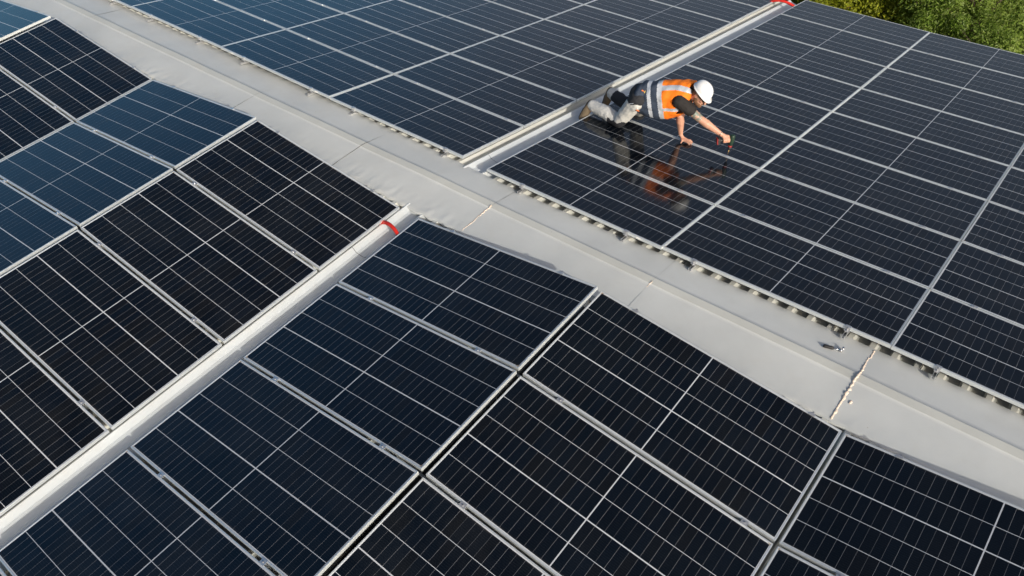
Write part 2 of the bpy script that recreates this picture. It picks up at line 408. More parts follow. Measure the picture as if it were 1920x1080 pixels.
def ridge_caps():
    for j in range(len(JOINTS)-1):
        x0, x1 = JOINTS[j]+.0006, JOINTS[j+1]-.0006
        if x1 < XL or x0 > XR: continue
        x0 = max(x0, XL); x1 = min(x1, XR)
        m = MB(); NX = 96; rows = []
        for i in range(NX+1):
            x = x0+(x1-x0)*i/NX; fe, ne = far_edge(x), near_edge(x); ys = []
            r = []
            a = cap_point(x, fe, j); rib = .5+.5*math.cos((x-.491)/.188*2*math.pi)
            r.append(a+Vector((0, .018, -.003-.009*(1-rib)))); r.append(a+Vector((0, .004, -.002-.007*(1-rib))))
            for t in range(1, 9): r.append(cap_point(x, fe+(CY+.048-fe)*t/8, j))
            for yy, dz in ((CY+.046, .0018), (CY-.045, .0018)):
                p = cap_point(x, yy, j); r.append(p+Vector((0, 0, dz)))
            p = cap_point(x, CY-.047, j); r.append(p)
            crumple = lambda yy: (1 if x < .5 else .35)*.010*max(0, 1-(yy-ne)/.16)*noise.noise(Vector((x*7, yy*6, 3+j)))+(1 if x < .5 else .4)*.006*max(0, 1-(yy-ne)/.3)*noise.noise(Vector((x*15, yy*10, 7+j)))
            for t in range(1, 13):
                yy = CY-.047+(ne-CY+.047)*t/12; p = cap_point(x, yy, j); r.append(p+Vector((0, 0, crumple(yy))))
            r.append(r[-1]+Vector((0, -.010, -.012))); r.append(r[-1]+Vector((0, -.001, -.010)))
            rows.append(r)
        for i in range(NX):
            for k in range(len(rows[0])-1):
                mi = 1 if k == 10 else 0
                m.face([rows[i][k], rows[i+1][k], rows[i+1][k+1], rows[i][k+1]], mi)
        me = m.mesh('ridge_cap', ['flashing_paint', 'ridge_band_lit'], True)
        bm = bmesh.new(); bm.from_mesh(me)
        for e in bm.edges:
            if len({f.material_index for f in e.link_faces}) > 1: e.smooth = False
        bm.to_mesh(me); bm.free()
        link('ridge_cap', me, hall, inv @ M)
ridge_caps()
def bead(x, y0, y1, r, seed, name='sealant_bead'):
    rnd = random.Random(seed); m = MB(); n = int(abs(y1-y0)/.008)+2; pts = []; rs = []
    for i in range(n):
        y = y0+(y1-y0)*i/(n-1)
        wob = .020*noise.noise(Vector((y*7, seed, 0)))+.009*noise.noise(Vector((y*34, seed, 2)))
        p = cap_point(x, y, 3); p.x = x+wob; p.z = p.z-r*.15+(.006 if abs(y-CY) < .05 else 0)
        pts.append(p); rs.append(r*(.55+1.1*abs(noise.noise(Vector((y*19, seed, 5))))+.55*rnd.random()))
    m.tube(pts, rs, 9); m.box((0, 0, 0), (1e-4, 1e-4, 1e-4), 0, Matrix.Translation(pts[0]))
    link(name, m.mesh(name, ['sealant_foam'], True), hall, inv @ M)
bead(4.285, -.02, -.95, .0100, 1); bead(.442, CY-.02, -.66, .006, 2); bead(.445, -.66, -.93, .003, 3); bead(2.362, CY-.01, -.56, .004, 4)
m_ = MB(); m_.ellipsoid(cap_point(4.345, -.72, 3)+Vector((0, 0, .004)), Matrix.Diagonal((.012, .025, .008)), 10, 6); link('sealant_blob', m_.mesh('sealant_blob', ['sealant_foam'], True), hall, inv @ M)

# ---------------------------------------------------------------- solar modules
PLw, PWd, PH = 2.187, 1.102, .033
def module_meshes():
    fr = MB(); lip = .0100; L, W = PLw, PWd
    # frame bars with a proud lip; long bars full length, short bars butted between them
    def bar(x0, x1, y0, y1): fr.box(((x0+x1)/2, (y0+y1)/2, -PH/2), (x1-x0, y1-y0, PH))
    bar(0, L, 0, lip); bar(0, L, W-lip, W); bar(0, lip, lip, W-lip); bar(L-lip, L, lip, W-lip)
    # inner bottom flange
    for (x0, x1, y0, y1) in ((lip, L-lip, lip, lip+.02), (lip, L-lip, W-lip-.02, W-lip)): fr.box(((x0+x1)/2, (y0+y1)/2, -PH+.0015), (x1-x0, y1-y0, .002))
    fme = fr.mesh('frame', ['frame_aluminium'])
    bm = bmesh.new(); bm.from_mesh(fme); bmesh.ops.bevel(bm, geom=[e for e in bm.edges if all(v.co.z > -.001 for v in e.verts)], offset=.0012, segments=1, affect='EDGES'); bm.to_mesh(fme); bm.free()
    g = MB(); z = -.0022
    g.face([(lip, lip, z), (L-lip, lip, z), (L-lip, W-lip, z), (lip, W-lip, z)])
    g.face([(lip, lip, z-.005), (lip, W-lip, z-.005), (L-lip, W-lip, z-.005), (L-lip, lip, z-.005)], 1)
    gme = bpy.data.meshes.new('glass_face'); gme.from_pydata(g.v, [], g.f); gme.materials.append(MAT['module_face']); gme.materials.append(MAT['backsheet'])
    gme.polygons.foreach_set('material_index', g.mi)
    uv = gme.uv_layers.new(name='UVMap')
    for l in gme.loops: co = gme.vertices[l.vertex_index].co; uv.data[l.index].uv = (co.x, co.y)
    jb = MB(); 
    for x in (L/2-.35, L/2, L/2+.35): jb.box((x, W*.5, -.020), (.09, .06, .018))
    jme = jb.mesh('junction_box', ['black_rubber'])
    return fme, gme, jme
FME, GME, JME = module_meshes()
proto = empty('solar_panel', Matrix.Identity(4), 'x', 'solar panel')
link('frame', FME, proto); link('glass_face', GME, proto)
st = MB(); st.box((0, 0, 0), (.055, .0012, .018)); STME = st.mesh('label_sticker', ['sticker'])

COLS = [["A", -6.94534, -1.10146, 0.09944, -0.11637, -0.00231], ["B", -4.66278, -1.09406, -0.11226, 0.10804, -0.00142], ["C", -2.42555, -1.15978, 0.11268, -0.11354, -5e-05], ["D", 0.02463, -1.11537, -0.14245, 0.13086, -0.00053], ["E", 2.23372, -1.16357, 0.10916, -0.10247, -0.00289], ["F", 4.43834, -1.10416, -0.12765, 0.12425, -0.00055], ["G", 0.0126, -0.03902, 0.00063, -0.00103, -0.00052], ["H", 2.20, -0.01085, -0.01144, 0.01318, -0.00089], ["J", -2.56469, 0.0092, -0.01433, 0.00174, -0.00077], ["K", -4.76245, 0.00208, 0.01791, -0.00913, -0.0015], ["L", -6.99778, 0.03859, 0.00724, -0.00351, -0.00161],
 ["Z", -9.19, -1.10, -.112, .108, -.001], ["I", 4.391, -.01, .014, -.004, -.0009], ["M", -9.21, .04, .0, .0, -.0016]]
FLIP = dict(G=2, H=3, I=2, J=3, K=2, L=3, M=2, A=3, B=2, C=2, D=3, E=3, F=2, Z=2)
PN, PF = 1.12827, 1.11994
DESC = {}
for _k, _o, _s, _d in (('G', 'first', 'far', 'right'), ('H', 'second', 'far', 'right'), ('I', 'third', 'far', 'right'), ('J', 'first', 'far', 'left'), ('K', 'second', 'far', 'left'), ('L', 'third', 'far', 'left'), ('M', 'fourth', 'far', 'left'),
  ('C', 'first', 'near', 'left'), ('B', 'second', 'near', 'left'), ('A', 'third', 'near', 'left'), ('Z', 'fourth', 'near', 'left'), ('D', 'first', 'near', 'right'), ('E', 'second', 'near', 'right'), ('F', 'third', 'near', 'right')):
    DESC[_k] = f'{_o} column {_d} of {_s} gutter'
ORD = ['first', 'second', 'third', 'fourth', 'fifth', 'sixth', 'seventh', 'eighth', 'ninth']
TONE = dict(B='blue tilted panel', Z='blue tilted panel', K='dark panel', L='bluish panel', G='glossy dark panel')
def col_frame(c):
    """far-frame position function (u along panel, s down the column, h normal)"""
    k, x, y, z, t, cv = c; near = k in 'ABCDEFZ'; P = PN if near else PF
    if near: n = Vector((0, -math.sin(PB), math.cos(PB))); v = Vector((0, -math.cos(PB), -math.sin(PB)))
    else: n = Vector((0, 0, 1)); v = Vector((0, 1, 0))
    U = Vector((math.cos(t), 0, 0))+n*math.sin(t); N = (Vector((-math.sin(t), 0, 0))+n*math.cos(t))
    def f(u, s, h=0.):
        q = s*(((4 if near else 8)*P)-s)*cv if s < (4 if near else 8)*P else 0
        return Vector((x, y, z))+U*u+v*s+N*(q+h)
    return f, U, v, N, near, P
placed = []
def in_view(pts, mx=120, my=90):
    ps = [project(M @ p) for p in pts]
    if any(p is None for p in ps): return False
    xs = [p[0] for p in ps]; ys = [p[1] for p in ps]
    return max(xs) > -mx and min(xs) < 1920+mx and max(ys) > -my and min(ys) < 1080+my
first = True
for c in COLS:
    f, U, v, N, near, P = col_frame(c); k = c[0]
    for r in range(8 if not near else 6):
        s0, s1 = r*P, r*P+PWd
        o0 = f(0, s0); o1 = f(0, s1); vv = (o1-o0).normalized(); NN = U.cross(vv) if not near else (vv.cross(U)); NN.normalize()
        cs = [f(0, s0), f(PLw, s0), f(0, s1), f(PLw, s1)]
        if not in_view(cs): continue
        # local panel frame: x along U, y along v (far) ; thick line sits after two strips from local y = 0
        two = FLIP[k] == 2
        jit = random.uniform(-.0025, .0025)
        if near:
            # right handed: x=-U, y=v keeps z up
            if two: o = o0+U*PLw; X, Y = -U, vv
            else: o = o0+vv*PWd; X, Y = U, -vv
        else:
            if two: o = o0; X, Y = U, vv
            else: o = o0+U*PLw+vv*PWd; X, Y = -U, -vv
        o = o+U*jit
        mt = Matrix(((X.x, Y.x, NN.x, o.x), (X.y, Y.y, NN.y, o.y), (X.z, Y.z, NN.z, o.z), (0, 0, 0, 1)))
        wm = M @ mt
        if first: proto.matrix_world = wm; p = proto; first = False
        else: p = copy_tree(proto, wm)
        side = 'near' if near else 'far'
        p['label'] = f"{TONE.get(k, 'dark panel')}, {ORD[r]} from the ridge in the {DESC[k]}"
        p['category'] = 'solar panel'; p['group'] = f'solar panels on the {side} roof slope'
        placed.append((k, r, p))
        if not near and r == 0 and k in 'GJK':
            xs = {'G': [1.93], 'J': [1.88], 'K': [1.95, .25]}[k]
            for xx in xs:
                w = f(xx, 0, -.017)+Vector((0, -.0008, 0)); so = link('label_sticker', STME, p)
                loc = wm.inverted() @ (M @ w)
                so.matrix_local = Matrix.Translation(loc)

# ---------------------------------------------------------------- clamps, rails, supports
def clamp_meshes():
    m = MB(); m.box((0, 0, .0025), (.052, .040, .004)); m.box((0, 0, -.015), (.05, .010, .032))
    m2 = MB(); m2.tube([(0, 0, .0045), (0, 0, .0105)], .0075, 6); m2.tube([(0, 0, .0105), (0, 0, .0125)], .004, 8)
    m3 = MB(); 
    for dx in (-.014, .014): m3.box((dx, 0, -.0655), (.010, .26, .059))
    m3.box((0, 0, -.092), (.030, .255, .006))
    e = MB(); e.box((0, .008, .0025), (.046, .024, .004)); e.box((0, -.006, -.016), (.046, .006, .034)); e.box((0, -.017, -.031), (.046, .018, .004))
    b2 = MB(); b2.tube([(0, -.014, -.028), (0, -.014, -.004)], .0055, 8); b2.tube([(0, -.014, -.004), (0, -.014, .004)], .0085, 6)
    r3 = MB()
    for dx in (-.012, .012): r3.box((dx, .01, -.075), (.006, .150, .026))
    r3.box((0, .01, -.088), (.018, .150, .006)); r3.box((0, .03, -.050), (.030, .05, .026))
    F = lambda mb, nm, mt: mb.mesh(nm, [mt])
    return (F(m, 'clamp_plate', 'clamp_aluminium'), F(m2, 'bolt', 'steel'), F(m3, 'mounting_rail', 'frame_aluminium')), (F(e, 'clamp_plate', 'clamp_aluminium'), F(b2, 'bolt', 'steel'), F(r3, 'mounting_rail', 'clamp_aluminium'))
MID, END = clamp_meshes()
def make_clamp(ms, name):
    o = empty(name, Matrix.Identity(4), 'x', 'clamp')
    for me, nm in zip(ms, ('clamp_plate', 'bolt', 'mounting_rail')): link(nm, me, o)
    return o
midp = endp = None; endn = None
CPOS = dict(G=(.49, 1.79), H=(.34, 1.82), I=(.38, 1.8), J=(.42, 1.93), K=(.5, 1.85), L=(.5, 1.7), M=(.5, 1.7), A=(.5, 1.8), B=(.48, 1.74), C=(.34, 1.81), D=(.48, 1.80), E=(.35, 1.95), F=(.40, 1.8), Z=(.5, 1.8))
sd = ('left', 'right')
ENDL = dict(G='dull', H='dull')
for c in COLS:
    f, U, v, N, near, P = col_frame(c); k = c[0]
    Y = -v if near else v
    for i, u in enumerate(CPOS[k]):
        for r in range(0, 8 if not near else 5):
            g = (r*P-(P-PWd)/2) if r else 0
            uu = u+(0 if r == 0 else random.uniform(-.03, .03))
            pos = f(uu, g)
            if not in_view([pos], 20, 20): continue
            NN = U.cross(Y).normalized()
            Yd = Y
            if r == 0 and near: Yd = v; Xd = -U
            else: Xd = U
            mt = M @ Matrix(((Xd.x, Yd.x, NN.x, pos.x), (Xd.y, Yd.y, NN.y, pos.y), (Xd.z, Yd.z, NN.z, pos.z), (0, 0, 0, 1)))
            if r == 0:
                if near:
                    if endn is None:
                        endn = empty('end_clamp', Matrix.Identity(4), 'x', 'clamp'); link('clamp_plate', END[0], endn); link('bolt', END[1], endn); endn.matrix_world = mt; o = endn
                    else: o = copy_tree(endn, mt)
                elif endp is None: endp = make_clamp(END, 'end_clamp'); endp.matrix_world = mt; o = endp
                else: o = copy_tree(endp, mt)
                o['label'] = f"{sd[i]} end clamp at the ridge edge of the {DESC[k]}"; o['group'] = 'end clamps along the ridge'
            else:
                if midp is None: midp = make_clamp(MID, 'panel_clamp'); midp.matrix_world = mt; o = midp
                else: o = copy_tree(midp, mt)
                o['label'] = f"{sd[i]} clamp between panels {ORD[r-1]} and {ORD[r]} of the {DESC[k]}"; o['group'] = 'clamps between the solar panels'
            o['category'] = 'clamp'
# raised rails and posts under the peaks of the near folds
def peak_support(xc, zt, name_label, ys):
    e = empty('panel_support', M @ Matrix.Translation((xc, -1.2, zt-.04)), name_label, 'support frame', 'support frames under the panel peaks')
    iv = e.matrix_world.inverted()
    T = lambda x, s, h: iv @ (M @ (Vector((x, -1.12, zt))+Vector((0, -math.cos(PB), -math.sin(PB)))*s+Vector((0, -math.sin(PB), math.cos(PB)))*h))
    m = MB()
    def bar(a, b, w): m.tube([a, b], w, 4)
    for dx in (-.30, .30): bar(T(xc+dx, .05, -.125), T(xc+dx, 6.0, -.125), .022)
    link('rail', m.mesh('rail', ['frame_aluminium']), e)
    for s in (.03, 1.1, 2.25, 3.4, 4.5):
        m = MB()
        for dx in (-.30, .30): m.tube([T(xc+dx, s, -.13), T(xc+dx, s, -.245)], .020, 4)
        m.tube([T(xc-.30, s, -.175), T(xc+.30, s, -.175)], .014, 4)
        link('post', m.mesh('post', ['frame_aluminium']), e)
peak_support(2.222, .137, 'grey support frame in the dark gap right of the first near column', 0)
peak_support(-2.455, .12, 'grey support frame under the peak left of the near gutter column', 0)
peak_support(-6.98, .105, 'grey support frame under the peak at the far left', 0)

def gap_darkener(xc, zt, label):  # black tubes added under the peak to make the gap look dark
    m = MB()
    for dx, hh, r in ((-.10, -.24, .022), (-.04, -.25, .024)):
        pts = [M @ (Vector((xc+dx+.008*math.sin(s*3+dx*90), -1.12, zt))+Vector((0, -math.cos(PB), -math.sin(PB)))*s+Vector((0, -math.sin(PB), math.cos(PB)))*(hh+.006*math.sin(s*5+dx*50))) for s in [.14+.15*i for i in range(38)]]
        m.tube(pts, r, 8)
    tag(link('dark_gap_tubes', m.mesh('dark_gap_tubes', ['black_rubber'], True)), label, 'cables', 'dark tubes added under the panel peaks')
gap_darkener(2.222, .137, 'black tubes added to darken the gap right of the first near column')
# ---------------------------------------------------------------- red corrugated hoses over the gutter
def hose(pts, r, label):
    P_ = [Vector(p) for p in pts]; n = 70; cs = []; rs = []
    for i in range(n+1):
        t = i/n; a = P_[0]*(1-t)**3+P_[1]*3*t*(1-t)**2+P_[2]*3*t*t*(1-t)+P_[3]*t**3
        cs.append(a); rs.append(r*(1+.10*math.cos(i*math.pi)))
    m = MB(); m.tube([M @ c for c in cs], rs, 14)
    tag(link('corrugated_hose', m.mesh('corrugated_hose', ['red_plastic'], True)), label, 'hose', 'red hoses bridging the gutter')
hose([(-.34, -1.33, -.27), (-.22, -1.34, -.165), (-.06, -1.36, -.155), (.07, -1.41, -.28)], .019, 'bright red corrugated hose crossing the gutter on the near slope')
hose([(-.44, 8.36, -.05), (-.32, 8.38, .065), (-.1, 8.42, .045), (.07, 8.46, -.07)], .024, 'dull red hose crossing the far end of the gutter')

# ---------------------------------------------------------------- ratchet wrench on the ridge cap
def ratchet():
    o = M @ Matrix.Translation((3.928, -.280, RIBZ+.0145)) @ Matrix.Rotation(math.atan2(.055, .155), 4, 'Z') @ Matrix.Scale(.86, 4)
    e = empty('ratchet_wrench', o, 'small ratchet wrench with black handle lying on the ridge cap', 'wrench')
    m = MB(); m.tube([(0, 0, .006), (.006, 0, .006), (.02, 0, .006), (.05, 0, .006), (.085, 0, .006), (.098, 0, .006), (.102, 0, .006)], [.008, .0165, .0185, .0175, .019, .016, .008], 14); link('handle', m.mesh('handle', ['black_rubber'], True), e)
    m = MB(); m.tube([(.10, 0, .006), (.125, 0, .005), (.155, 0, .002)], [.0065, .006, .0075], 10); link('shaft', m.mesh('shaft', ['chrome'], True), e)
    m = MB(); m.tube([(.168, 0, -.008), (.168, 0, .014)], .017, 18); m.tube([(.168, 0, .014), (.168, 0, .019)], .009, 12)
    m.tube([(.168, .0, .019), (.180, .014, .021)], .0035, 8); link('head', m.mesh('head', ['chrome'], True), e)
    m = MB(); m.tube([(.188, .006, .0), (.188, .030, .030)], .011, 14); link('socket', m.mesh('socket', ['chrome'], True), e)
ratchet()

# ---------------------------------------------------------------- the worker
def remesh(mb, voxel, smooth=4, wr=None, factor=.5):
    me = bpy.data.meshes.new('tmp'); me.from_pydata(mb.v, [], mb.f)
    o = bpy.data.objects.new('tmp', me); col.objects.link(o)
    r = o.modifiers.new('r', 'REMESH'); r.mode = 'VOXEL'; r.voxel_size = voxel; r.adaptivity = 0
    if smooth: s = o.modifiers.new('s', 'SMOOTH'); s.iterations = smooth; s.factor = factor
    dg = bpy.context.evaluated_depsgraph_get(); ev = o.evaluated_get(dg)
    out = bpy.data.meshes.new_from_object(ev); bpy.data.objects.remove(o)
    if wr:
        out.update(); nn = [v.normal.copy() for v in out.vertices]
        for v, n in zip(out.vertices, nn): v.co += n*wr(v.co)
    for p in out.polygons: p.use_smooth = True
    return out
def colour_faces(me, mats, fn):
    me.materials.clear()
    for m_ in mats: me.materials.append(MAT[m_])
    for p in me.polygons: p.material_index = fn(p.center, p.normal)
    me.update()
V3 = Vector
J = dict(pelvis=(.70, 1.96, .47), hipR=(.70, 1.85, .45), hipL=(.715, 2.08, .45), kneeR=(.465, 1.898, .068), kneeL=(.52, 2.25, .070), ankR=(.035, 1.985, .105), ankL=(.085, 2.335, .175),
         toeR=(-.045, 1.905, -.050), toeL=(.002, 2.345, .005), neck=(1.205, 2.115, .60), shR=(1.186, 1.935, .56), shL=(1.12, 2.285, .515), elbR=(1.421, 2.052, .383), wriR=(1.672, 2.142, .250),
         elbL=(1.155, 2.09, .315), wriL=(1.172, 2.160, .070), head=(1.362, 2.055, .655), chest=(1.06, 2.06, .54), belly=(.87, 2.01, .49))
J = {k: V3(v) for k, v in J.items()}
# head frame
hu = V3((.50, .06, .86)).normalized(); hf = V3((.95, -.14, -.30)); hf = (hf-hu*hf.dot(hu)).normalized(); hs = hf.cross(hu)   # hs: his right side (towards the camera)
H = Matrix((hf, hs, hu)).transposed()   # columns f, s, u
def hp(f, s, u): return J['head']+hf*f+hs*s+hu*u
def person():
    root = empty('person', M @ Matrix.Translation((.47, 1.9, 0)), 'worker on hands and knees in white hard hat and orange vest, holding a drill', 'person')
    iv = root.matrix_world.inverted() @ M
    def put(name, me, parent=None):
        o = bpy.data.objects.new(name, me); col.objects.link(o); o.parent = parent or root
        me.transform(iv) if parent is None or parent is root else me.transform(iv)
        return o
    # ---- body, one continuous surface
    b = MB(); cap = b.capsule
    cap(J['pelvis'], J['belly'], .125, .125, .80, V3((0, 1, 0))); cap(J['belly'], J['chest'], .125, .150, .72, V3((0, 1, 0))); cap(J['chest'], J['neck']-V3((.04, 0, .02)), .145, .085, .75, V3((0, 1, 0)))
    cap(J['shR'], J['shL'], .072, .072); cap(J['neck']-V3((.03, 0, .01)), hp(-.02, 0, -.06), .062, .058)
    for s in 'RL':
        cap(J['hip'+s], J['knee'+s], .088, .058); cap(J['knee'+s], J['ank'+s], .055, .036); cap(J['ank'+s], J['ank'+s].lerp(J['toe'+s], .3), .030, .026)
        k = .36; sh, el, wr = J['sh'+s], J['elb'+s], J['wri'+s]
        cap(sh, el, .056, .045); mid = el.lerp(wr, .32); cap(el, mid, .043, .048); cap(mid, wr, .047, .028, .85)
    # skull, jaw, nose, ears
    b.ellipsoid(hp(0, 0, .012), H @ Matrix.Diagonal((.096, .076, .106)), 20, 14); b.ellipsoid(hp(.030, 0, -.060), H @ Matrix.Diagonal((.060, .052, .060)), 16, 10)
    b.ellipsoid(hp(.066, 0, -.086), H @ Matrix.Diagonal((.024, .026, .022)), 12, 8)
    b.capsule(hp(.088, 0, .012), hp(.112, 0, -.026), .009, .014, n=10); b.ellipsoid(hp(.086, 0, -.060), H @ Matrix.Diagonal((.016, .026, .010)), 12, 8)
    for s in (-1, 1):
        b.ellipsoid(hp(-.008, .077*s, -.008), H @ Matrix.Diagonal((.018, .008, .031)), 12, 8)
        b.ellipsoid(hp(.070, .034*s, -.020), H @ Matrix.Diagonal((.026, .024, .018)), 12, 8)      # cheek
    # ---- left hand flat on the panel
    w = J['wriL']; pc = V3((1.232, 2.158, .022))
    b.capsule(w, V3((1.205, 2.160, .038)), .026, .024, .8, V3((0, 1, 0)), n=12)
    fd = V3((.97, -.02, 0)).normalized(); sd_ = V3((.02, .97, 0))
    for k, (off, ang, ln) in enumerate(((-.030, -.22, .070), (-.010, -.04, .080), (.012, .12, .074), (.032, .32, .058))):
        base = V3((1.262, 2.152+off, .020)); d = V3((math.cos(ang), math.sin(ang), 0))
        b.capsule(V3((1.205, 2.158+off*.45, .034)), base, .015, .012, n=10)
        m1 = base+d*ln*.5+V3((0, 0, .004)); m2 = base+d*ln+V3((0, 0, -.010)); b.capsule(base, m1, .0100, .0092, n=10); b.capsule(m1, m2, .0092, .0078, n=10)
    t0 = V3((1.205, 2.145, .030)); t1 = V3((1.232, 2.105, .018)); t2 = V3((1.240, 2.070, .010)); b.capsule(t0, t1, .016, .0115, n=10); b.capsule(t1, t2, .0112, .0088, n=10)
    # ---- right hand around the drill grip
    w = J['wriR']; GA = V3((1.772, 2.190, .205)); GB = V3((1.690, 2.114, .186)); gd = (GB-GA).normalized()      # grip axis
    kn = V3((1.752, 2.182, .228))
    gm = GA.lerp(GB, .42)
    up = V3((0, 0, 1)); up = (up-gd*up.dot(gd)).normalized(); ac = gd.cross(up).normalized()   # ac roughly horizontal across the grip
    if ac.dot(w-gm) < 0: ac = -ac
    palm = gm+ac*.014+up*.030
    b.capsule(w, palm, .025, .028, .8, None, n=12)
    b.capsule(palm+gd*.022, palm-gd*.026, .024, .023, n=12)
    for k, t in enumerate((-.034, -.013, .009, .030)):
        rr = (.0098, .0100, .0095, .0085)[k]; c0 = gm+gd*t
        ring = [c0+(-ac*math.sin(a)*(-1)+0*ac)*0 for a in ()]
        path = []
        for a in (20, 75, 125, 180, 225):
            th = R(a); path.append(c0+up*math.cos(th)*.029-ac*math.sin(th)*.029*1.0)
        path.insert(0, palm+gd*t*.8)
        for p0, p1 in zip(path[:-1], path[1:]): b.capsule(p0, p1, rr, rr*.96, n=10)
    tb = [palm-gd*.020+ac*.012, gm-gd*.040+ac*.026+up*.004, gm-gd*.050+ac*.018-up*.018]
    for p0, p1 in zip(tb[:-1], tb[1:]): b.capsule(p0, p1, .0125, .0105, n=10)
    me = remesh(b, .0048, 3)
    ua = J['elbR']-J['shR']
    def skinfn(c, n):
        t = (c-J['shR']).dot(ua)/ua.length_squared; d = (c-J['shR']-ua*t).length
        return 1 if .42 < t < 1.0 and d < .08 else 0
    colour_faces(me, ['skin', 'tattooed_skin'], skinfn)
    body = put('body', me)
    # ---- trousers
    b = MB(); cap = b.capsule
    cap(J['pelvis']-V3((.0, 0, 0)), J['belly']-V3((.04, 0, 0)), .150, .138, .84, V3((0, 1, 0))); b.ellipsoid(J['pelvis']+V3((-.035, .005, .0)), Matrix.Diagonal((.125, .165, .130)), 18, 12)
    for s in 'RL':
        h, k, a = J['hip'+s], J['knee'+s], J['ank'+s]
        cap(h, k+V3((.01, 0, .022)), .108, .082); cap(k+V3((0, 0, .008)), k.lerp(a, .5)+V3((0, 0, .020)), .074, .086); cap(k.lerp(a, .5)+V3((0, 0, .020)), a+(a-k).normalized()*.012, .086, .074)
        b.ellipsoid(k+V3((.0, 0, -.003)), Matrix.Diagonal((.076, .066, .066)), 14, 10)
    b.ellipsoid(V3((.70, 1.775, .40)), Matrix.Diagonal((.065, .022, .085)), 12, 8)      # holster pocket
    def wr(co):
        q = V3((co.x*13+co.z*9, co.y*6, co.z*20-co.x*8)); return .006*noise.noise(q*.8)+.0032*noise.noise(q*2.1+V3((5, 1, 2)))+.001*noise.noise(co*60)
    me = remesh(b, .007, 2, wr)
    def trf(c, n):
        for s in 'RL':
            k, h, a = J['knee'+s], J['hip'+s], J['ank'+s]
            other = J['kneeL' if s == 'R' else 'kneeR']
            if (c-other).length < (c-k).length and c.z < .35: continue
            tk = (c-k).dot(h-k)/(h-k).length_squared; ts = (c-k).dot(a-k)/(a-k).length_squared
            rad = c-k-(a-k)*ts; edge = .01*math.sin(c.x*60)+.006*math.sin(c.y*90)
            if s == 'L' and .30 < ts < .92 and tk < .35 and rad.y < .012+edge and rad.z > -.055: return 1
            if (c-k).length < .150 and ts < .36 and tk < .30 and c.z < .092+.22*max(0, c.x-k.x)+edge: return 1
        edge = .432+.02*(c.x-.70)+.13*(c.y-1.9)+.008*math.sin(c.x*45)
        if c.z > edge and c.x < .90: return 1 if not (c.x > .80 and c.z < .42) else 0
        return 0
    colour_faces(me, ['trouser_grey', 'trouser_black', 'trouser_black'], trf)
    trousers = put('trousers', me)
    # accents: zip, orange pocket lining, belt
    m = MB(); m.capsule((.655, 1.742, .415), (.700, 1.744, .432), .004, .004, n=8); put('pocket_zip', m.mesh('pocket_zip', ['reflective_tape'], True), trousers)
    m = MB(); m.ellipsoid((.765, 1.757, .362), Matrix.Diagonal((.026, .010, .009)), 12, 8); m.capsule((.740, 1.832, .580), (.760, 1.838, .574), .008, .006, n=8); put('pocket_lining', m.mesh('pocket_lining', ['pocket_orange'], True), trousers)
    m = MB(); pts = []
    for a in range(28, 78, 8):
        th = R(a); pts.append(V3((.772, 1.975-math.cos(th)*.156, .495+math.sin(th)*.128)))
    m.tube(pts, .008, 8, flat=1.0); put('belt', m.mesh('belt', ['belt_yellow'], True), trousers)
    # ---- shoes
    for s in 'RL':
        a, t = J['ank'+s], J['toe'+s]; d = (t-a).normalized(); shin = (a-J['knee'+s]).normalized()
        heel = a+shin*.045+V3((0, 0, .01)); m = MB()
        m.capsule(a-shin*.01, a+shin*.03, .060, .058); m.capsule(heel+shin*.008, heel.lerp(t, .55)+shin*.01, .052, .055, .9, V3((0, 1, 0))); m.capsule(heel.lerp(t, .5)+shin*.01, t+shin*.015, .058, .050, .95, V3((0, 1, 0)))
        if s == 'R': pass
        me = remesh(m, .006, 3, lambda co: .003*noise.noise(co*40))
        ax = (t-heel).normalized(); so = shin-ax*shin.dot(ax); so.normalize()
        colour_faces(me, ['shoe_suede', 'shoe_sole'], lambda c, n: 1 if (c-heel).dot(so) > .026 else 0)
        o = put('shoe', me)
    # ---- t-shirt
    b = MB(); b.capsule(J['belly'], J['chest'], .145, .165, .76, V3((0, 1, 0))); b.capsule(J['chest'], J['neck']-V3((.045, 0, .02)), .160, .092, .80, V3((0, 1, 0))); b.capsule(J['shR'], J['shL'], .084, .084)
    er = J['shR'].lerp(J['elbR'], .50); b.capsule(J['shR'], er, .084, .071); el = J['shL'].lerp(J['elbL'], .42); b.capsule(J['shL'], el, .082, .068)
    me = remesh(b, .007, 2, lambda co: .008*noise.noise(V3((co.x*16, co.y*12, co.z*16)))+.003*noise.noise(co*45)); colour_faces(me, ['shirt_black'], lambda c, n: 0); put('shirt', me)
    # ---- hi-vis vest: baggy, hangs below the chest
    b = MB()
    tax = (J['neck']-J['pelvis']).normalized()
    sec = [(-.095, .178, .158, .03), (.06, .176, .157, .085), (.16, .182, .160, .115), (.27, .190, .162, .115), (.38, .198, .160, .085), (.47, .195, .145, .035)]
    for i in range(len(sec)-1):
        for q in range(5):
            t = q/5; a = [sec[i][k]*(1-t)+sec[i+1][k]*t for k in range(4)]
            c = J['pelvis'].lerp(J['neck'], (a[0]+.09)/.56)
            b.ellipsoid(c+V3((.012, 0, .012)), Matrix.Diagonal((.085, a[1], a[2])), 26, 16)
            b.ellipsoid(c+V3((0, -.03, -a[3]*.5-.03)), Matrix.Diagonal((.080, a[1]*.86, a[2]*.82)), 24, 14); b.ellipsoid(c+V3((0, -.04, -a[3]-.06)), Matrix.Diagonal((.075, a[1]*.70, a[2]*.70)), 24, 14)
    b.capsule(J['shR']+V3((-.01, .045, .005)), J['shL']+V3((.0, -.03, .015)), .104, .100)
    b.ellipsoid(J['neck']-V3((.055, 0, .0)), Matrix.Diagonal((.06, .12, .095)), 18, 10)
